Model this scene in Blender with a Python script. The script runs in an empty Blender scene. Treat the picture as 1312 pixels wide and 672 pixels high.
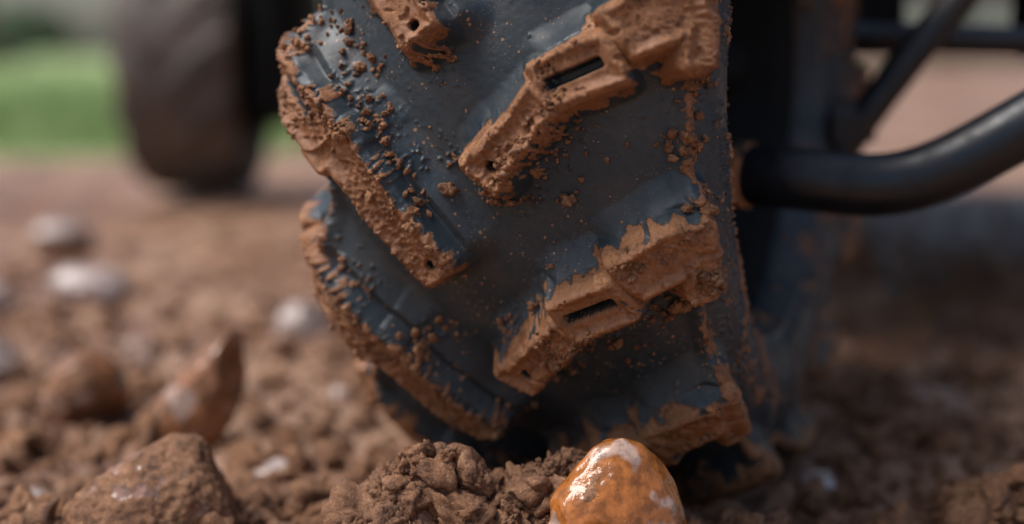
import bpy, bmesh, math, numpy as np
from mathutils import Vector
rng = np.random.default_rng(7)
S = bpy.context.scene

# ------------------------------------------------------------------ helpers
def hsh(ix, iy, iz, seed):
    n = (ix * 374761393 + iy * 668265263 + iz * 1440662683 + seed * 982451653) & 0xFFFFFFFF
    n = ((n ^ (n >> 13)) * 1274126177) & 0xFFFFFFFF
    n = n ^ (n >> 16)
    n = (n * 2246822519) & 0xFFFFFFFF
    n = n ^ (n >> 15)
    return n.astype(np.float64) / 4294967295.0

def vn(p, f, seed=0):
    q = p * f
    i = np.floor(q).astype(np.int64)
    t = q - i
    t = t * t * (3 - 2 * t)
    x, y, z = i[:, 0], i[:, 1], i[:, 2]
    tx, ty, tz = t[:, 0], t[:, 1], t[:, 2]
    r = 0
    for dx in (0, 1):
        wx = tx if dx else 1 - tx
        for dy in (0, 1):
            wy = ty if dy else 1 - ty
            for dz in (0, 1):
                wz = tz if dz else 1 - tz
                r = r + wx * wy * wz * hsh(x + dx, y + dy, z + dz, seed)
    return r

def fbm(p, f, o=3, seed=0, g=.5):
    a, s, t = 1.0, 0, 0
    for k in range(o):
        s = s + a * vn(p + 3.7 * k, f * 2.03 ** k, seed + k)
        t += a
        a *= g
    return s / t

def worley2(x, y, f, seed):
    q = np.stack([x, y], 1) * f
    i = np.floor(q).astype(np.int64)
    best = np.full(len(x), 9.0)
    idv = np.zeros(len(x))
    for dx in (-1, 0, 1):
        for dy in (-1, 0, 1):
            cx, cy = i[:, 0] + dx, i[:, 1] + dy
            px = cx + hsh(cx, cy, cx * 0 + 1, seed)
            py = cy + hsh(cx, cy, cx * 0 + 2, seed)
            d = (q[:, 0] - px) ** 2 + (q[:, 1] - py) ** 2
            h = hsh(cx, cy, cx * 0 + 3, seed)
            m = d < best
            best = np.where(m, d, best)
            idv = np.where(m, h, idv)
    return np.sqrt(best), idv

def sstep(a, b, x):
    t = np.clip((x - a) / (b - a), 0, 1)
    return t * t * (3 - 2 * t)

def mk_mesh(name, V, F, mats, smooth=True, attrs=None, parent=None, matidx=None):
    V = np.asarray(V, dtype=np.float32)
    F = np.asarray(F, dtype=np.int32)
    k = F.shape[1]
    me = bpy.data.meshes.new(name)
    me.vertices.add(len(V))
    me.vertices.foreach_set('co', V.ravel())
    me.loops.add(F.size)
    me.loops.foreach_set('vertex_index', F.ravel())
    me.polygons.add(len(F))
    me.polygons.foreach_set('loop_start', np.arange(0, F.size, k, dtype=np.int32))
    me.polygons.foreach_set('loop_total', np.full(len(F), k, dtype=np.int32))
    me.polygons.foreach_set('use_smooth', np.full(len(F), smooth, dtype=bool))
    for m in mats:
        me.materials.append(m)
    if matidx is not None:
        me.polygons.foreach_set('material_index', np.asarray(matidx, dtype=np.int32))
    me.update(calc_edges=True)
    if attrs:
        for n, a in attrs.items():
            at = me.attributes.new(n, 'FLOAT', 'POINT')
            at.data.foreach_set('value', np.asarray(a, dtype=np.float32))
    ob = bpy.data.objects.new(name, me)
    S.collection.objects.link(ob)
    if parent:
        ob.parent = parent
    return ob

def empty(name, loc=(0, 0, 0), rz=0):
    e = bpy.data.objects.new(name, None)
    e.empty_display_size = .05
    e.location = loc
    e.rotation_euler = (0, 0, rz)
    S.collection.objects.link(e)
    return e

def grid_faces(nu, nv, closed_v=False):
    a = np.arange(nu * nv).reshape(nv, nu)
    b = np.roll(a, -1, 0) if closed_v else a[1:]
    a0 = a if closed_v else a[:-1]
    return np.stack([a0[:, :-1], a0[:, 1:], b[:, 1:], b[:, :-1]], -1).reshape(-1, 4)

def ico(sub):
    bm = bmesh.new()
    bmesh.ops.create_icosphere(bm, subdivisions=sub, radius=1)
    bm.verts.ensure_lookup_table()
    V = np.array([v.co[:] for v in bm.verts])
    F = np.array([[v.index for v in f.verts] for f in bm.faces])
    bm.free()
    return V, F

# ------------------------------------------------------------------ node helpers
class NT:
    def __init__(s, name):
        s.m = bpy.data.materials.new(name)
        s.m.use_nodes = True
        s.t = s.m.node_tree
        s.b = s.t.nodes['Principled BSDF']
        s.tc = s.t.nodes.new('ShaderNodeTexCoord')
    def n(s, typ, **kw):
        nd = s.t.nodes.new(typ)
        for k, v in kw.items():
            setattr(nd, k, v)
        return nd
    def l(s, a, b):
        s.t.links.new(a, b)
    def noise(s, scale, detail=4, rough=.6, off=0, coord=None):
        nd = s.n('ShaderNodeTexNoise')
        nd.inputs['Scale'].default_value = scale
        nd.inputs['Detail'].default_value = min(detail, 3)
        nd.inputs['Roughness'].default_value = rough
        if off:
            mp = s.n('ShaderNodeMapping')
            mp.inputs['Location'].default_value = (off, off * .7, off * 1.3)
            s.l(s.tc.outputs['Object'], mp.inputs['Vector'])
            s.l(mp.outputs[0], nd.inputs['Vector'])
        else:
            s.l(s.tc.outputs['Object'], nd.inputs['Vector'])
        return nd.outputs['Fac']
    def vor(s, scale, feature='F1'):
        nd = s.n('ShaderNodeTexVoronoi', feature=feature)
        nd.inputs['Scale'].default_value = scale
        s.l(s.tc.outputs['Object'], nd.inputs['Vector'])
        return nd
    def mr(s, x, a, b, c=0., d=1., smooth=True):
        nd = s.n('ShaderNodeMapRange')
        if smooth:
            nd.interpolation_type = 'SMOOTHSTEP'
        for i, v in zip((1, 2, 3, 4), (a, b, c, d)):
            nd.inputs[i].default_value = v
        s.l(x, nd.inputs[0])
        return nd.outputs[0]
    def ma(s, op, a, b=None, clamp=False):
        nd = s.n('ShaderNodeMath', operation=op, use_clamp=clamp)
        for i, v in enumerate((a, b)):
            if v is None:
                continue
            if isinstance(v, (int, float)):
                nd.inputs[i].default_value = v
            else:
                s.l(v, nd.inputs[i])
        return nd.outputs[0]
    def mix(s, f, a, b):
        nd = s.n('ShaderNodeMix', data_type='RGBA')
        for sock, v in ((nd.inputs[0], f), (nd.inputs[6], a), (nd.inputs[7], b)):
            if isinstance(v, (int, float)):
                sock.default_value = v
            elif isinstance(v, tuple):
                sock.default_value = (*v, 1)
            else:
                s.l(v, sock)
        return nd.outputs[2]
    def attr(s, name):
        nd = s.n('ShaderNodeAttribute', attribute_name=name)
        return nd.outputs['Fac']
    def bump(s, h, strength, dist, prev=None):
        nd = s.n('ShaderNodeBump')
        nd.inputs['Strength'].default_value = strength
        nd.inputs['Distance'].default_value = dist
        s.l(h, nd.inputs['Height'])
        if prev is not None:
            s.l(prev, nd.inputs['Normal'])
        return nd.outputs[0]
    def out(s, **kw):
        for k, v in kw.items():
            sock = s.b.inputs[k.replace('_', ' ')]
            if isinstance(v, (int, float)):
                sock.default_value = v
            elif isinstance(v, tuple):
                sock.default_value = (*v, 1)
            else:
                s.l(v, sock)
        return s.m

def soil_color(k, sc=1.0, dark=(.095, .042, .020), mid=(.27, .126, .060), lite=(.46, .255, .138)):
    a = k.noise(90 * sc, 3, .65)
    b = k.noise(700 * sc, 2, .6, 4.1)
    f = k.ma('ADD', k.ma('MULTIPLY', a, .6), k.ma('MULTIPLY', b, .4))
    c = k.mix(k.mr(f, .36, .52), dark, mid)
    return k.mix(k.mr(f, .52, .68), c, lite), f

def tyre_mat():
    k = NT('muddy_rubber')
    mc, f = soil_color(k, 1.0, (.11, .045, .018), (.31, .137, .058), (.52, .27, .135))
    wetn = k.mr(k.noise(55, 2, .6, 7.1), .40, .66)
    mc = k.mix(k.ma('MULTIPLY', k.ma('SUBTRACT', 1.0, wetn), .5), mc, (.22, .080, .026))
    m = k.attr('mud')
    n = k.noise(1500, 2, .6, 2.2)
    mm = k.mr(k.ma('ADD', m, k.ma('MULTIPLY', k.ma('SUBTRACT', n, .5), .7)), .42, .56)
    v = k.vor(520)
    n2 = k.noise(45, 2, .6, 9.3)
    sep = k.n('ShaderNodeSeparateColor')
    k.l(v.outputs['Color'], sep.inputs[0])
    thr = k.ma('MULTIPLY', k.ma('POWER', sep.outputs[0], 5.0), k.mr(n2, .4, .65, .12, .5))
    sp = k.ma('LESS_THAN', v.outputs['Distance'], thr)
    v2 = k.vor(1700)
    sep2 = k.n('ShaderNodeSeparateColor')
    k.l(v2.outputs['Color'], sep2.inputs[0])
    thr2 = k.ma('MULTIPLY', k.ma('POWER', sep2.outputs[0], 4.0), k.mr(n2, .38, .7, .15, .6))
    sp2 = k.ma('LESS_THAN', v2.outputs['Distance'], thr2)
    film = k.mr(k.noise(30, 3, .65, 5.5), .42, .75, 0., .25)
    rub = k.mix(k.noise(300, 3, .6), (.012, .020, .026), (.032, .050, .062))
    rub = k.mix(film, rub, (.13, .10, .08))
    rub = k.mix(k.ma('MULTIPLY', sp2, .5), rub, (.32, .22, .15))
    rub = k.mix(k.ma('MULTIPLY', sp, .85), rub, (.38, .20, .10))
    col = k.mix(mm, rub, mc)
    mx = k.n('ShaderNodeMix')
    k.l(mm, mx.inputs[0]); k.l(k.mr(k.noise(80, 2, .6, 6.1), .35, .65, .33, .5), mx.inputs[2])
    k.l(k.ma('ADD', k.ma('MULTIPLY', wetn, .50), .30), mx.inputs[3])
    bh = k.ma('MULTIPLY', k.noise(2200, 2, .7), k.ma('ADD', k.ma('MULTIPLY', k.ma('MULTIPLY', mm, k.ma('ADD', k.ma('MULTIPLY', wetn, .6), .35)), .9), .22))
    bh = k.ma('ADD', bh, k.ma('MULTIPLY', mm, .4))
    bh = k.ma('ADD', bh, k.ma('MULTIPLY', sp, .35))
    nn = k.bump(bh, .85, .0008)
    return k.out(Base_Color=col, Roughness=mx.outputs[0], Normal=nn)

def soil_mat(name, sc=1.0, wet=.5, **kw):
    k = NT(name)
    c, f = soil_color(k, sc, **kw)
    w = k.noise(25 * sc, 3, .6, 3.3)
    r = k.mr(w, .4, .62, .85, .85 - .55 * wet)
    c = k.mix(k.mr(w, .45, .65, 0., .4), c, (.11, .046, .022))
    nn = k.bump(k.noise(900 * sc, 3, .75), 1., .0016 / sc)
    return k.out(Base_Color=c, Roughness=r, Normal=nn)

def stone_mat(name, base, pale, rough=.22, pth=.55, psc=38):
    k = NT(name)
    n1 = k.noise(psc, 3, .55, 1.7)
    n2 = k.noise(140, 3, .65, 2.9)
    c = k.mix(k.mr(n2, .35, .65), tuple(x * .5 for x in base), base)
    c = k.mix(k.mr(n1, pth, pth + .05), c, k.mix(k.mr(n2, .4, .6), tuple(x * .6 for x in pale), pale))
    mf = k.attr('mud')
    g = k.noise(900, 2, .6, 8.1)
    mm = k.mr(k.ma('ADD', mf, k.ma('MULTIPLY', k.ma('SUBTRACT', g, .5), 1.1)), .45, .55)
    mc, f = soil_color(k, 1.0)
    c = k.mix(mm, c, mc)
    mx = k.n('ShaderNodeMix')
    mx.inputs[2].default_value = rough
    mx.inputs[3].default_value = .7
    k.l(mm, mx.inputs[0])
    bh = k.ma('ADD', k.ma('MULTIPLY', k.noise(250, 3, .6), .45), k.ma('MULTIPLY', mm, k.noise(1500, 2, .7, 2.)))
    nn = k.bump(bh, .7, .0014)
    return k.out(Base_Color=c, Roughness=mx.outputs[0], Normal=nn)

M_TYRE = tyre_mat()
def worn_mat():
    k = NT('dusty_rubber')
    c = k.mix(k.mr(k.noise(14, 3, .6), .35, .65), (.065, .054, .048), (.12, .088, .07))
    return k.out(Base_Color=c, Roughness=.7, Normal=k.bump(k.noise(300, 3, .6), .4, .001))
M_WORN = worn_mat()
M_CRUMB = soil_mat('dry_mud', 1.0, .4, dark=(.12, .05, .021), mid=(.33, .15, .066), lite=(.54, .29, .15))
M_CLOD = soil_mat('soil_crumb', 1.0, .5)

def paint_mat():
    k = NT('black_paint')
    d = k.mr(k.noise(22, 3, .65), .55, .75, 0., .22)
    c = k.mix(d, (.006, .008, .012), (.12, .06, .03))
    return k.out(Base_Color=c, Roughness=k.mr(k.noise(60, 3, .6), .3, .7, .26, .5), Normal=k.bump(k.noise(500, 2, .6), .2, .0008))
M_BLACK = paint_mat()
def dark_mat():
    k = NT('matt_black_metal_and_shade')
    c = k.mix(k.noise(40, 3, .6), (.003, .0035, .004), (.009, .009, .009))  # black metal; near-black tone also paints in the shade inside the rim
    return k.out(Base_Color=c, Roughness=.75, Specular_IOR_Level=.2)
M_DARK = dark_mat()
def muddy_paint():
    k = NT('mud_stained_paint')
    d = k.mr(k.noise(60, 3, .6), .38, .52, 0., 1.)
    c = k.mix(d, (.01, .013, .017), (.40, .17, .07))
    return k.out(Base_Color=c, Roughness=.6)
M_STAIN = muddy_paint()

# ------------------------------------------------------------------ TYRE
PITCH = .24 * 2 * math.pi / 14
PHASE = math.radians(1.5)
prof = np.array([(0, .2200), (.02, .2196), (.04, .2184), (.06, .2158), (.074, .2120), (.084, .206), (.091, .197), (.0945, .185),
                 (.0945, .172), (.091, .159), (.084, .148), (.076, .141), (.068, .1385)])
def profile():
    t = np.arange(len(prof))
    P = prof.copy()
    tt = np.linspace(0, len(prof) - 1, 600)
    u = np.interp(tt, t, P[:, 0]); r = np.interp(tt, t, P[:, 1])
    ker = np.hanning(61); ker /= ker.sum()
    up = np.concatenate([-u[1:61][::-1], u, u[-1] + (u[-1] - u[-61:-1][::-1])])
    rp = np.concatenate([r[1:61][::-1], r, r[-1] + (r[-1] - r[-61:-1][::-1])])
    u = np.convolve(up, ker, 'same')[60:-60]; r = np.convolve(rp, ker, 'same')[60:-60]
    s = np.concatenate([[0], np.cumsum(np.hypot(np.diff(u), np.diff(r)))])
    return s, u, r
PS, PU, PR = profile()

def box(s, v, a, b, hw, rad=.004, ext=0):
    a = np.array(a); b = np.array(b)
    c = (a + b) / 2; d = b - a; L = np.hypot(*d); d = d / L
    x = (s - c[0]) * d[0] + (v - c[1]) * d[1]
    y = -(s - c[0]) * d[1] + (v - c[1]) * d[0]
    qx = np.abs(x) - (L / 2 + ext - rad); qy = np.abs(y) - (hw - rad)
    return np.hypot(np.maximum(qx, 0), np.maximum(qy, 0)) + np.minimum(np.maximum(qx, qy), 0) - rad

def lug(s, v):
    L = box(s, v, (-.020, .100), (-.066, .037), .0108)
    L = np.minimum(L, box(s, v, (-.066, .040), (-.104, -.004), .0125))
    L = np.minimum(L, box(s, v, (-.102, -.004), (-.128, -.014), .0115))
    L = np.minimum(L, box(s, v, (-.060, .048), (-.071, .034), .0140))
    R = box(s, v, (.002, .053), (.034, .014), .0095)
    R = np.minimum(R, box(s, v, (.002, .053), (.010, .043), .0118, .003))
    R = np.minimum(R, box(s, v, (.029, .013), (.061, -.002), .0124, .003))
    R = np.minimum(R, box(s, v, (.058, -.009), (.086, -.026), .0124, .003))
    R = np.minimum(R, box(s, v, (.084, -.036), (.084, .006), .0055))
    return np.minimum(L, R)

def holes(s, v):
    h = box(s, v, (-.076, .026), (-.093, .006), .0021, .001)
    h = np.minimum(h, np.hypot(s + .0245, v - .0935) - .0021)
    h = np.minimum(h, box(s, v, (.034, .0105), (.055, .0008), .0022, .001))
    h = np.minimum(h, np.hypot(s - .009, v - .0455) - .0021)
    return h

def per(fn, s, v, rng_=(-1, 0, 1)):
    vv = np.mod(v, PITCH)
    r = None
    for k in rng_:
        q = fn(s, vv + k * PITCH)
        r = q if r is None else np.minimum(r, q)
    return r

def build_tyre(name, parent, phis, ss, seed, H=.0200, muddy=True, mat=None):
    u0 = np.interp(np.abs(ss), PS, PU) * np.sign(ss)
    r0 = np.interp(np.abs(ss), PS, PR)
    du = np.gradient(u0, ss); dr = np.gradient(r0, ss)
    ln = np.hypot(du, dr); nu = -dr / ln; nr = du / ln
    ns, nph = len(ss), len(phis)
    SS = np.tile(ss, nph); PH = np.repeat(phis, ns)
    U = np.tile(u0, nph); R = np.tile(r0, nph); NU = np.tile(nu, nph); NR = np.tile(nr, nph)
    Vv = (PH + PHASE) * .24
    P0 = np.stack([U, -R * np.cos(PH), -R * np.sin(PH)], 1)
    w1 = (vn(P0, 70, seed + 50) - .5) * .0030
    w2 = (vn(P0, 70, seed + 51) - .5) * .0030
    s_, v_ = SS + w1, Vv + w2
    sd = per(lug, s_, v_)
    sd2 = per(lug, s_ - .004, v_ + .006)
    hole = per(holes, SS, Vv)
    def prof_h(d, w):
        t = np.clip(1 - d / w, 0, 1)
        h = t ** 1.9
        return h - .09 * np.exp(-((d) / .0018) ** 2)
    fade = np.where(SS < 0, 1 - sstep(.108, .135, np.abs(SS)), 1 - sstep(.088, .100, SS))
    dish = -.0016 * sstep(-.0030, -.007, sd)
    h = (H * np.maximum(prof_h(sd, .0090), .50 * np.clip(1 - sd2 / .013, 0, 1) ** 1.6) + dish) * fade
    rib = np.exp(-((np.abs(SS) - .086) / .0032) ** 2)
    h += .0045 * rib * (1 - sstep(0, .006, -sd + .004))
    h += .0012 * np.exp(-((np.abs(SS) - .140) / .002) ** 2) + .0010 * np.exp(-((np.abs(SS) - .150) / .0012) ** 2)
    n1 = fbm(P0, 55, 3, seed + 1); n2 = fbm(P0, 260, 3, seed + 5); n3 = vn(P0, 1000, seed + 9); n4 = vn(P0, 560, seed + 12)
    nA = vn(P0, 28, seed + 77)
    edge = np.exp(-((sd + .0022) / .0022) ** 2)
    if muddy:
        sdm = per(lug, s_ + .0025, v_ - .0025)
        m = sstep(.003, -.003, sdm + (n2 - .5) * .010 + (n1 - .5) * .009 - .0020)
        bare = sstep(.66, .72, n1) * .8 * sstep(-.001, -.004, sd)
        m = m * (1 - bare * (n4 > .45))
        spill = sstep(.026, .002, sdm) * sstep(.48, .64, n1)
        grains = sstep(.60, .74, n4 * .6 + n3 * .4 + (spill - .5) * .32)
        m = np.maximum(m, spill * grains)
        sh = np.exp(-((np.abs(SS) - .088) / .006) ** 2)
        m = np.maximum(m, sstep(.58, .76, sh * .42 + n2 * .5 + n3 * .12))
        side = sstep(.092, .11, np.abs(SS))
        m = np.maximum(m, side * sstep(.52, .64, n1 * .45 + n2 * .25 + n4 * .3) * .9)
        m = np.where(hole < .0004, m * .15, m)
        m = np.clip(m, 0, 1)
    else:
        spill = m = np.zeros(len(SS))
    grain = .18 + .95 * sstep(.42, .64, nA * .6 + n1 * .4 + np.where(SS < 0, .07, -.05))
    crust = .0013 * m + .0012 * m * edge + grain * m * (.0020 * np.clip(n2 - .42, 0, 1) + .0016 * (n3 - .5) + .0015 * (n4 - .5))
    pits = sstep(.74, .82, vn(P0, 330, seed + 40)) * m
    h = h + crust + .0034 * m * np.clip(n1 - .5, 0, 1) - .0012 * pits * (1.1 - grain * .6) + .00018 * (n4 - .5)
    h = h - .0080 * sstep(.0006, -.0006, hole) * sstep(.0, -.002, sd)
    U2 = U + NU * h; R2 = R + NR * h
    V = np.stack([U2, -R2 * np.cos(PH), -R2 * np.sin(PH)], 1)
    F = grid_faces(ns, nph, True)
    ob = mk_mesh(name, V, F, [mat or M_TYRE], True, {'mud': m}, parent)
    return ob, V, m, np.stack([NU, -NR * np.cos(PH), -NR * np.sin(PH)], 1), spill * (grain > .6), sd, SS, PH

def lathe(name, pr, n, mat, parent, smooth=True):
    pr = np.array(pr)
    a = np.linspace(0, 2 * np.pi, n, endpoint=False)
    A = np.repeat(a, len(pr)); U = np.tile(pr[:, 0], n); R = np.tile(pr[:, 1], n)
    V = np.stack([U, R * np.cos(A), R * np.sin(A)], 1)
    return mk_mesh(name, V, grid_faces(len(pr), n, True), [mat], smooth, None, parent)

def rim(parent):
    lathe('rim_flange', [(.062, .1375), (.0665, .1415), (.0725, .1515), (.0775, .1505), (.0745, .143), (.0645, .136)], 96, M_BLACK, parent)
    lathe('rim_barrel', [(-.074, .143), (-.077, .150), (-.072, .151), (-.066, .141), (-.05, .134), (-.02, .120), (.02, .120), (.05, .134),
                         (.064, .1385), (.0635, .1355), (.05, .130), (.02, .116)], 96, M_DARK, parent)  # barrel kept near black, shade of the rim interior put into its colour
    lathe('rim_disc', [(.018, .118), (.010, .112), (.002, .100), (.004, .085), (.014, .070), (.016, .055), (.008, .045), (.008, .0)], 96, M_DARK, parent)
    lathe('hub', [(.008, .032), (.034, .030), (.038, .026), (.038, .012), (.046, .010), (.046, .0)], 32, M_DARK, parent)
    for i in range(5):
        a = i * 2 * math.pi / 5
        bm = bmesh.new()
        bmesh.ops.create_cone(bm, cap_ends=True, segments=6, radius1=.0085, radius2=.0075, depth=.012)
        me = bpy.data.meshes.new('wheel_nut'); bm.to_mesh(me); bm.free(); me.materials.append(M_BLACK)
        o = bpy.data.objects.new('wheel_nut', me); S.collection.objects.link(o); o.parent = parent
        o.location = (.020, .058 * math.cos(a), .058 * math.sin(a)); o.rotation_euler = (0, math.pi / 2, 0)

def clod_variants(sub, n, seed, amp=.45):
    V, F = ico(sub); out = []
    for i in range(n):
        o = V * 1.0 + 13.1 * i + seed
        d = 1 + amp * 1.7 * (fbm(o, 1.1, 2, i) - .5) + amp * 1.2 * (vn(o, 2.7, i + 5) - .5) + amp * .8 * (vn(o, 5.5, i + 8) - .5)
        if sub > 3:
            d += amp * .5 * (vn(o, 12, i + 2) - .5) + amp * .3 * (vn(o, 25, i + 3) - .5)
        W = V * d[:, None] * np.array([1, rng.uniform(.7, 1), rng.uniform(.55, .9)])
        out.append(W)
    return out, F

def rand_rot(n):
    q = rng.normal(size=(n, 4)); q /= np.linalg.norm(q, axis=1)[:, None]
    w, x, y, z = q.T
    return np.stack([np.stack([1 - 2 * (y * y + z * z), 2 * (x * y - z * w), 2 * (x * z + y * w)], 1),
                     np.stack([2 * (x * y + z * w), 1 - 2 * (x * x + z * z), 2 * (y * z - x * w)], 1),
                     np.stack([2 * (x * z - y * w), 2 * (y * z + x * w), 1 - 2 * (x * x + y * y)], 1)], 1)

def scatter(name, P, size, variants, mat, parent=None):
    vs, F = variants
    n = len(P); R = rand_rot(n); ids = rng.integers(0, len(vs), n)
    VS = np.array(vs)[ids]
    W = np.einsum('nij,nkj->nki', R, VS) * size[:, None, None] + P[:, None, :]
    nv = VS.shape[1]
    FF = (F[None] + (np.arange(n) * nv)[:, None, None]).reshape(-1, 3)
    return mk_mesh(name, W.reshape(-1, 3), FF, [mat], True, None, parent)

VAR2 = clod_variants(2, 10, 3.3, .6); VAR3 = clod_variants(3, 10, 8.8, .65); VAR5 = clod_variants(5, 6, 5.1, .75)

YAW = math.radians(-22)
TX = .0710
tyre = empty('off_road_tire', (TX, .8225, .236), YAW)
d2r = math.radians
dense = np.arange(d2r(-18), d2r(76), .00054 / .24)
coarse = np.arange(d2r(76), d2r(342), .0036 / .24)
phis = np.concatenate([dense, coarse])
smax = PS[-1]
sss = np.concatenate([np.arange(-smax, -.125, .0016), np.arange(-.125, .112, .00052), np.arange(.112, smax, .0010), [smax]])
ob, TV, TM, TN, TSP, TSD, TSS, TPH = build_tyre('tread', tyre, phis, sss, 11)
rim(tyre)
vis = (TPH > d2r(-18)) & (TPH < d2r(70)) & (TSS < .12) & (TSS > -.11)
w = vis * (TSP * (TM > .5) * 1.0 + .05 * (TM > .6) + 2.0 * (TSP > .6) * (TSP < .95) * (TM > .4) + .5 * (np.abs(TSS - .09) < .008) * (TM > .5) + .002)
w = w / w.sum()
ii = rng.choice(len(TV), 2200, p=w)
sz = np.clip(rng.lognormal(math.log(.00055), .5, len(ii)), .0003, .0024)
scatter('mud_crumbs', TV[ii] + TN[ii] * sz[:, None] * .35, sz, VAR2, M_CRUMB, tyre)
cl = [(-.052, 4.5, 26, .006, .0015), (-.064, -2, 22, .007, .0015), (-.030, 14, 26, .006, .0018), (.036, 14.0, 9, .003, .0021), (.086, 8, 26, .005, .0020),
      (.090, 15, 20, .004, .0020), (.058, 20, 10, .004, .0013), (.072, 30, 16, .005, .0017), (.02, 20, 4, .012, .0010), (.06, 8, 10, .012, .0010),
      (.018, 5, 8, .008, .0011), (-.08, -6, 26, .007, .0015), (.090, 24, 26, .005, .0021), (.05, 34, 14, .006, .0015), (-.04, 33, 18, .007, .0017), (-.01, 44, 8, .01, .0017), (.094, 0, 14, .005, .0017)]
PP, ZZ = [], []
for (s0, p0, n, sp, z) in cl:
    v0 = d2r(p0)
    for j in range(n):
        s1 = s0 + rng.normal() * sp; v1 = v0 + rng.normal() * sp / .24
        js = int(np.clip(np.searchsorted(sss, s1), 0, len(sss) - 1)); jp = int(np.clip(np.searchsorted(dense, v1), 0, len(dense) - 1))
        k = jp * len(sss) + js
        zz = z * rng.lognormal(-.25, .45)
        PP.append(TV[k] + TN[k] * zz * .45); ZZ.append(zz)
scatter('mud_clumps', np.array(PP), np.array(ZZ), VAR3, M_CRUMB, tyre)

tyre2 = empty('off_road_tire', (-.525, 2.42, .236), 0)
build_tyre('tread', tyre2, np.linspace(-math.pi, math.pi, 400, endpoint=False), np.linspace(-smax, smax, 140), 31, .007, False, M_WORN)
rim(tyre2)

# ------------------------------------------------------------------ GROUND
def gh(x, y, detail=True):
    x = np.atleast_1d(x).astype(float); y = np.atleast_1d(y).astype(float)
    p = np.stack([x, y, x * 0], 1)
    far = 1 - sstep(3, 9, np.hypot(x, y))
    h = (fbm(p, 6, 3, 70) - .5) * .034 * far
    h += (fbm(p, .25, 2, 90) - .5) * .15 * (1 - far)
    def g(cx, cy, sx, sy, a):
        return a * np.exp(-((x - cx) / sx) ** 2 - ((y - cy) / sy) ** 2)
    h += g(-.04, .615, .035, .028, .036) + g(.030, .625, .050, .028, .034) + g(-.20, .665, .07, .04, .016) + g(.245, .69, .03, .03, .022)
    h += g(.14, .66, .10, .04, .006)
    a = x - .1; b = y - .86
    lx = a * .927 - b * .375; ly = a * .375 + b * .927
    h -= .012 * np.exp(-(lx / .09) ** 2 - (ly / .14) ** 2)
    if detail:
        near = np.exp(-((np.hypot(x, y - .7)) / 1.7) ** 2)
        w1, i1 = worley2(x + .012 * vn(p, 40, 3), y + .012 * vn(p, 40, 4), 38, 1)
        w2, i2 = worley2(x, y, 130, 2)
        h += near * (.012 * i1 ** 2 * sstep(.80, .1, w1) + .0035 * i2 * sstep(.8, .1, w2))
        h += near * ((fbm(p, 60, 3, 20) - .5) * .018 + (vn(p, 320, 21) - .5) * .0032)
    return h

def axis(lo, hi, c, a, dt):
    t = np.arange(math.asinh((lo - c) / a), math.asinh((hi - c) / a) + dt, dt)
    return c + a * np.sinh(t)
gx = axis(-120, 120, -.02, .22, .0130)
gy = axis(-12, 160, .70, .22, .0120)
GX, GY = np.meshgrid(gx, gy)
GXf, GYf = GX.ravel(), GY.ravel()
GZ = gh(GXf, GYf)
def ground_mat():
    k = NT('wet_soil')
    c, f = soil_color(k, .6, (.090, .039, .020), (.26, .126, .067), (.43, .245, .145))
    big = k.noise(4, 3, .6, 6.6)
    w = k.noise(14, 3, .6, 3.3)
    c = k.mix(k.mr(big, .38, .62, .0, .65), c, (.45, .28, .185))
    c = k.mix(k.mr(w, .48, .62, 0., .6), c, (.12, .053, .029))
    g = k.attr('grass')
    gn = k.ma('ADD', g, k.ma('MULTIPLY', k.ma('SUBTRACT', k.noise(2.5, 3, .65), .5), .9))
    gf = k.mr(gn, .45, .6)
    gc = k.mix(k.mr(k.noise(1.2, 3, .6, 2.), .35, .65), (.23, .31, .11), (.34, .43, .18))
    c = k.mix(gf, c, gc)
    r = k.mr(w, .45, .60, .70, .24)
    r2 = k.ma('MAXIMUM', r, k.ma('MULTIPLY', gf, .85))
    nn = k.bump(k.noise(600, 3, .7), .9, .0018)
    return k.out(Base_Color=c, Roughness=r2, Normal=nn)
GR = sstep(2.7, 3.9, GYf - .35 * (GXf + 1)) * sstep(.6, -.2, GXf / np.maximum(GYf, .5) * 1.0 + .15)
GR = np.maximum(GR, sstep(55, 70, GYf))
mk_mesh('ground', np.stack([GXf, GYf, GZ], 1), grid_faces(len(gx), len(gy)), [ground_mat()], True, {'grass': GR})

def clear(X, Y, Zc, sz):
    lx = (X - TX) * .927 - (Y - .8225) * .375; ly = (X - TX) * .375 + (Y - .8225) * .927
    return ~((np.abs(lx) < .105) & ((ly ** 2 + (Zc - .236) ** 2) < (.244 + sz * .2) ** 2))
n = 8600
d = .56 + rng.gamma(1.5, .27, n)
X = rng.uniform(-.62, .62, n) * d
Y = d
sz = np.clip(rng.lognormal(math.log(.0027), .68, n), .0009, .014)
Zc = gh(X, Y) + sz * .25
keep = clear(X, Y, Zc, sz)
small = keep & (sz < .005); big = keep & (sz >= .005)
scatter('soil_crumbs', np.stack([X, Y, Zc], 1)[small], sz[small], VAR2, M_CLOD)
scatter('soil_clods', np.stack([X, Y, Zc], 1)[big], sz[big], VAR3, M_CLOD)
def heap(cx, cy, sx, sy, n, z0, up):
    x = cx + rng.normal(size=n) * sx; y = cy + rng.normal(size=n) * sy
    s = np.clip(rng.lognormal(math.log(z0), .6, n), .0008, .010)
    q = np.exp(-((x - cx) / sx) ** 2 / 2 - ((y - cy) / sy) ** 2 / 2)
    z = gh(x, y) + s * .3 + rng.uniform(0, 1, n) * up * q
    return np.stack([x, y, z], 1), s
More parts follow.
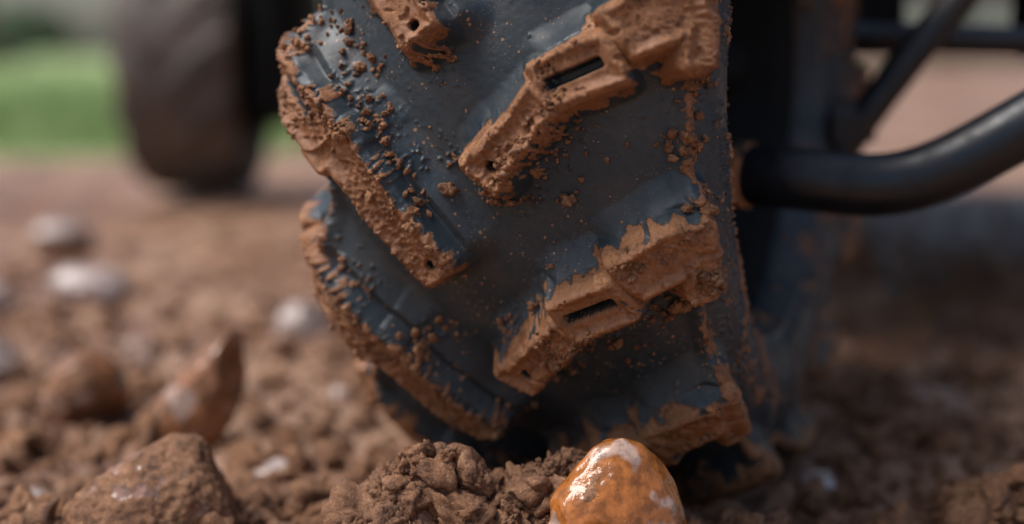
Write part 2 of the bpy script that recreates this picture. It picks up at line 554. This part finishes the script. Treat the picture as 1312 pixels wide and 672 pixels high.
hp = [heap(-.040, .620, .020, .014, 800, .0022, .017), heap(.026, .626, .026, .012, 900, .0020, .016), heap(.085, .655, .03, .02, 260, .0028, .004),
      heap(-.20, .69, .06, .03, 600, .0022, .005), heap(.24, .69, .02, .015, 160, .003, .010), heap(-.1, .70, .05, .03, 220, .0022, .003), heap(.17, .72, .05, .03, 220, .0022, .003),
      heap(.040, .572, .030, .007, 260, .0022, .006), heap(.002, .600, .008, .010, 140, .0022, .006)]
P = np.concatenate([h[0] for h in hp]); Z = np.concatenate([h[1] for h in hp])
kk = clear(P[:, 0], P[:, 1], P[:, 2], Z)
scatter('soil_heap', P[kk], Z[kk], VAR3, M_CLOD)
bigp = np.array([(-.054, .616, .048), (-.034, .622, .054), (-.018, .630, .043), (-.062, .612, .038), (-.045, .60, .040), (.012, .622, .042), (-.130, .675, .012), (.020, .628, .051)])
scatter('soil_lumps', bigp, np.array([.011, .012, .009, .010, .010, .010, .009, .010]), VAR5, M_CLOD)

# ------------------------------------------------------------------ STONES
def stone(name, loc, size, seed, mat, rot=(0, 0, 0), mud=.4, cuts=7, taper=0., sub=6):
    V, F = ico(sub)
    r_ = np.random.default_rng(seed)
    V = V.copy()
    for i in range(cuts):
        nrm = r_.normal(size=3); nrm /= np.linalg.norm(nrm)
        dd = r_.uniform(.55, .82)
        pr = V @ nrm
        ex = np.maximum(pr - dd, 0)
        V -= (ex * .90)[:, None] * nrm
    V *= (1 + .26 * (fbm(V + seed, 1.5, 3, seed) - .5))[:, None]
    V[:, :2] *= (1 - taper * (V[:, 2:3] * .5 + .5))
    nn = fbm(V + seed * 2.1, 2.2, 4, seed + 3, .6)
    m = np.clip(sstep(.62, .38, nn + (V[:, 2] * .12) - (mud - .4)), 0, 1) if mud > 0 else np.zeros(len(V))
    V = V * np.array(size)
    g = vn(V, 900, 5) + vn(V, 350, 6)
    Nn = V / np.linalg.norm(V, axis=1)[:, None]
    V += Nn * (m * (.0006 + .0018 * (g - .8)))[:, None]
    ob = mk_mesh(name, V, F, [mat], True, {'mud': m})
    ob.location = loc; ob.rotation_euler = rot
    return ob
MS_AM = stone_mat('wet_amber_stone', (.46, .155, .034), (.60, .40, .31), .13, .545, 26)  # pale patches: quartz plus a sky reflection painted into the colour
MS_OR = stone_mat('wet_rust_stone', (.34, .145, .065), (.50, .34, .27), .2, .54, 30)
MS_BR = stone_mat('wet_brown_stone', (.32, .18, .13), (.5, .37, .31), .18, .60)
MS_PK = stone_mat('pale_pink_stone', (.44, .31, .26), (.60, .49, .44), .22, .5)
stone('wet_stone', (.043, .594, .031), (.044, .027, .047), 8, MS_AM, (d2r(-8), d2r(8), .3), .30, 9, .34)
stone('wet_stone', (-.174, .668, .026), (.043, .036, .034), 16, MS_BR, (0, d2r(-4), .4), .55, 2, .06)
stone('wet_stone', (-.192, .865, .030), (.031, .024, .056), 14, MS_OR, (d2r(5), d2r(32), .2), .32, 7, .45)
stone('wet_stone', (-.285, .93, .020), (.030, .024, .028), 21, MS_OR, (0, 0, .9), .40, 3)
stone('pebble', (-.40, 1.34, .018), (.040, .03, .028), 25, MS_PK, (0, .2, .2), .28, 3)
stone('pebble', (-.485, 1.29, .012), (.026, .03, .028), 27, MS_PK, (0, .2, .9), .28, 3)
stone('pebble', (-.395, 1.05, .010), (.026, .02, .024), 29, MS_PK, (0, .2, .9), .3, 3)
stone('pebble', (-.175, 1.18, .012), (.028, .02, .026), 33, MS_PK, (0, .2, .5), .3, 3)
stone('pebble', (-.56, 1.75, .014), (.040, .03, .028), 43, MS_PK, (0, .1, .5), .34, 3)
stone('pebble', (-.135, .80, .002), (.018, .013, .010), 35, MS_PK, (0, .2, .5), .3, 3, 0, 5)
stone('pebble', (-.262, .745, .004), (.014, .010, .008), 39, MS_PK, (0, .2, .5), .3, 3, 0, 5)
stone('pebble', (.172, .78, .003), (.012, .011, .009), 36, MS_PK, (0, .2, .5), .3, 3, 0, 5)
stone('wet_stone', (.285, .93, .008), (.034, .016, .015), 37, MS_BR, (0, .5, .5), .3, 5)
n = 60
d = .95 + rng.gamma(1.8, .5, n)
X = rng.uniform(-.5, .45, n) * d; Y = d
s = np.clip(rng.lognormal(math.log(.009), .5, n), .003, .024)
lx = (X - .08) * .927 - (Y - .8225) * .375; ly = (X - .08) * .375 + (Y - .8225) * .927
kp = ~((np.abs(lx) < .13) & (np.abs(ly) < .26))
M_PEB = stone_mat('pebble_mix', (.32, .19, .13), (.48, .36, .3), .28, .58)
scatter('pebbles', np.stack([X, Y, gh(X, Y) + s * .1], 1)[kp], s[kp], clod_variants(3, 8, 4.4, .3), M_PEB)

# ------------------------------------------------------------------ VEHICLE FRAME
frame = empty('vehicle_frame')
def tube(name, pts, r, mat=M_BLACK, smooth=True):
    c = bpy.data.curves.new(name, 'CURVE'); c.dimensions = '3D'
    c.bevel_depth = r; c.bevel_resolution = 8; c.use_fill_caps = True; c.resolution_u = 12
    sp = c.splines.new('NURBS'); sp.points.add(len(pts) - 1)
    for p, q in zip(sp.points, pts):
        p.co = (*q, 1)
    sp.order_u = min(4, len(pts)) if smooth else 2; sp.use_endpoint_u = True
    c.materials.append(mat)
    o = bpy.data.objects.new(name, c); S.collection.objects.link(o); o.parent = frame
    return o
def panel(name, lo, hi, mat=None, bev=.006):
    bm = bmesh.new(); bmesh.ops.create_cube(bm, size=1)
    lo = np.array(lo); hi = np.array(hi)
    for v in bm.verts:
        v.co = Vector((lo + hi) / 2 + np.array(v.co[:]) * (hi - lo))
    bmesh.ops.bevel(bm, geom=bm.edges[:], offset=bev, segments=3, affect='EDGES')
    me = bpy.data.meshes.new(name); bm.to_mesh(me); bm.free(); me.materials.append(mat or M_DARK)
    o = bpy.data.objects.new(name, me); S.collection.objects.link(o); o.parent = frame
    return o
tube('lower_tube', [(.090, .80, .180), (.13, .765, .180), (.165, .755, .177), (.195, .75, .174), (.225, .745, .182), (.27, .74, .210), (.33, .73, .246), (.42, .72, .294)], .0168)
tube('mud_stained_sleeve', [(.106, .784, .180), (.1285, .7665, .1795)], .0180, M_STAIN)
tube('diagonal_strut', [(.195, .93, .150), (.225, .93, .200), (.255, .93, .243), (.33, .93, .33)], .0115)
tube('upper_tube', [(.17, .96, .262), (.30, .99, .250), (.50, 1.0, .248), (.9, .98, .26)], .010)
tube('inner_strut', [(.185, 1.04, .10), (.20, 1.04, .20), (.185, 1.04, .42)], .024, M_DARK)
panel('strut_bracket', (.196, .915, .178), (.236, .945, .216), M_BLACK, .010)
tube('axle', [(.072, .83, .236), (.17, .95, .236), (.23, 1.2, .25)], .02, M_DARK)
panel('skid_plate', (.15, 1.06, .243), (.290, 1.5, .31))
panel('gearbox', (.14, 1.12, .15), (.25, 1.4, .30), bev=.02)
panel('body_side', (.375, 1.03, .240), (1.3, 1.09, .60))
panel('body_rear', (.62, 1.094, .240), (1.3, 1.65, .60))
panel('body_floor', (-.05, 1.3, .34), (.9, 2.6, .38))
panel('body_tub', (-.25, 1.6, .30), (.30, 2.7, .75), bev=.04)
panel('brace_plate', (.17, 1.02, .33), (.37, 1.3, .5))
tube('rear_axle', [(-.50, 2.42, .236), (-.1, 2.45, .26), (.4, 2.5, .26)], .035, M_DARK)
panel('rear_guard', (-.425, 2.25, .13), (-.34, 2.68, .60), bev=.03)

# ------------------------------------------------------------------ GRASS / TREES
def leafmat(name, a, b):
    k = NT(name)
    c = k.mix(k.mr(k.noise(3, 3, .7), .35, .65), a, b)
    return k.out(Base_Color=c, Roughness=.6)
M_G = leafmat('grass_blades', (.19, .27, .09), (.32, .41, .16))
M_LF = leafmat('foliage', (.07, .12, .055), (.15, .22, .11))
def bark():
    k = NT('bark')
    return k.out(Base_Color=k.mix(k.noise(12, 3, .7), (.05, .035, .025), (.15, .11, .08)), Roughness=.9, Normal=k.bump(k.noise(30, 3, .7), .8, .02))
M_BK = bark()
n = 24000
Y = 3.4 + rng.gamma(1.6, 2.2, n); X = -rng.uniform(.02, .8, n) * Y
ok = (Y - .35 * (X + 1)) > 3.3 + rng.uniform(-.3, .3, n)
X, Y = X[ok], Y[ok]; n = len(X)
a = rng.uniform(0, np.pi, n); hh = rng.uniform(.03, .08, n); ww = .004 + .002 * Y / 3
b = np.stack([X, Y, gh(X, Y, False)], 1); dv = np.stack([np.cos(a), np.sin(a), a * 0], 1) * ww[:, None]
tip = b + np.stack([rng.normal(size=n) * .02, rng.normal(size=n) * .02, hh], 1)
mk_mesh('grass', np.stack([b - dv, b + dv, tip], 1).reshape(-1, 3), np.arange(3 * n).reshape(-1, 3), [M_G], False)

def leaves(C, Rr, n, size):
    k = rng.integers(0, len(C), n)
    dd = rng.normal(size=(n, 3)); dd /= np.linalg.norm(dd, axis=1)[:, None]
    p = C[k] + dd * (Rr[k] * rng.uniform(.35, 1.1, n) ** .6)[:, None]
    R = rand_rot(n) * (size * rng.uniform(.6, 1.4, n))[:, None, None]
    q = np.array([(-1, 0, 0), (0, -.6, .1), (1, 0, 0), (0, .6, .1)])
    V = np.einsum('nij,kj->nki', R, q) + p[:, None]
    return V.reshape(-1, 3), np.arange(4 * n).reshape(-1, 4)
def tree(x, y, H):
    segs = [((x, y, -.1), (x + rng.normal() * .2, y, H * .45), H * .035, H * .022)]
    top = np.array(segs[0][1]); C = []
    for i in range(9):
        an = rng.uniform(0, 6.28); e = top + np.array([math.cos(an) * H * rng.uniform(.12, .3), math.sin(an) * H * rng.uniform(.12, .3), H * rng.uniform(.0, .5)])
        base = np.array([x, y, 0]) + (top - np.array([x, y, 0])) * rng.uniform(.45, 1)
        segs.append((tuple(base), tuple(e), H * .014, H * .004)); C.append(e)
        C.append(e + rng.normal(size=3) * H * .07)
    V, F, off = [], [], 0
    for a_, b_, r1, r2 in segs:
        a_, b_ = np.array(a_), np.array(b_); dr_ = (b_ - a_) / np.linalg.norm(b_ - a_)
        s1 = np.cross(dr_, [.3, .9, .1]); s1 /= np.linalg.norm(s1); s2 = np.cross(dr_, s1)
        an = np.linspace(0, 2 * np.pi, 8, endpoint=False)
        for k_, (c_, rr) in enumerate(((a_, r1), ((a_ + b_) / 2 + rng.normal(size=3) * r1 * .4, (r1 + r2) / 2), (b_, r2))):
            V.append(c_ + rr * (np.cos(an)[:, None] * s1 + np.sin(an)[:, None] * s2))
        for k_ in range(2):
            for j in range(8):
                F.append([off + k_ * 8 + j, off + k_ * 8 + (j + 1) % 8, off + k_ * 8 + 8 + (j + 1) % 8, off + k_ * 8 + 8 + j])
        off += 24
    V = np.concatenate(V); F = np.array(F); nb = len(F)
    LV, LF = leaves(np.array(C), np.full(len(C), H * .13), 1800, H * .021)
    mk_mesh('tree', np.concatenate([V, LV]), np.concatenate([F, LF + len(V)]), [M_BK, M_LF], True, None, None, np.concatenate([np.zeros(nb), np.ones(len(LF))]))
for (x, y, H) in [(-12.5, 34, 7), (-6.2, 34, 8), (-16.5, 38, 9), (-3, 37, 8), (1.5, 40, 9), (6.5, 37, 7.5), (12, 39, 9), (-22, 34, 8)]:
    tree(x, y, H)
C = np.stack([rng.uniform(-30, 30, 90), rng.uniform(38, 43, 90), rng.uniform(.1, 1.1, 90)], 1)
LV, LF = leaves(C, rng.uniform(.4, .9, 90), 11000, .16)
mk_mesh('shrubbery', LV, LF, [M_LF], False)

# ------------------------------------------------------------------ LIGHT / WORLD / CAMERA
w = bpy.data.worlds.new('World'); S.world = w; w.use_nodes = True
nt = w.node_tree; bg = nt.nodes['Background']
sky = nt.nodes.new('ShaderNodeTexSky'); sky.sky_type = 'NISHITA'; sky.sun_disc = False
EL, AZ = 60, -102     # soft veiled sun from the left (azimuth from +Y, clockwise)
sky.sun_elevation = d2r(EL); sky.sun_rotation = d2r(AZ); sky.air_density = 1.0; sky.dust_density = 3.5; sky.ozone_density = 1.0
nt.links.new(sky.outputs[0], bg.inputs[0]); bg.inputs[1].default_value = .15
L = bpy.data.lights.new('sun', 'SUN'); L.energy = 3.3; L.angle = d2r(30); L.color = (1, .98, .95)
lo = bpy.data.objects.new('sun', L); S.collection.objects.link(lo)
dirv = Vector((math.sin(d2r(AZ)) * math.cos(d2r(EL)), math.cos(d2r(AZ)) * math.cos(d2r(EL)), math.sin(d2r(EL))))
lo.rotation_euler = dirv.to_track_quat('Z', 'Y').to_euler()
cam = bpy.data.cameras.new('Camera'); co = bpy.data.objects.new('Camera', cam); S.collection.objects.link(co)
co.location = (0, 0, .244); co.rotation_euler = (d2r(90 - 8.3), 0, 0)
cam.lens = 50; cam.sensor_width = 36; cam.clip_start = .01; cam.clip_end = 500
cam.dof.use_dof = True; cam.dof.focus_distance = .612; cam.dof.aperture_fstop = 2.5
S.camera = co
S.view_settings.view_transform = 'Standard'; S.view_settings.look = 'None'; S.view_settings.exposure = 0
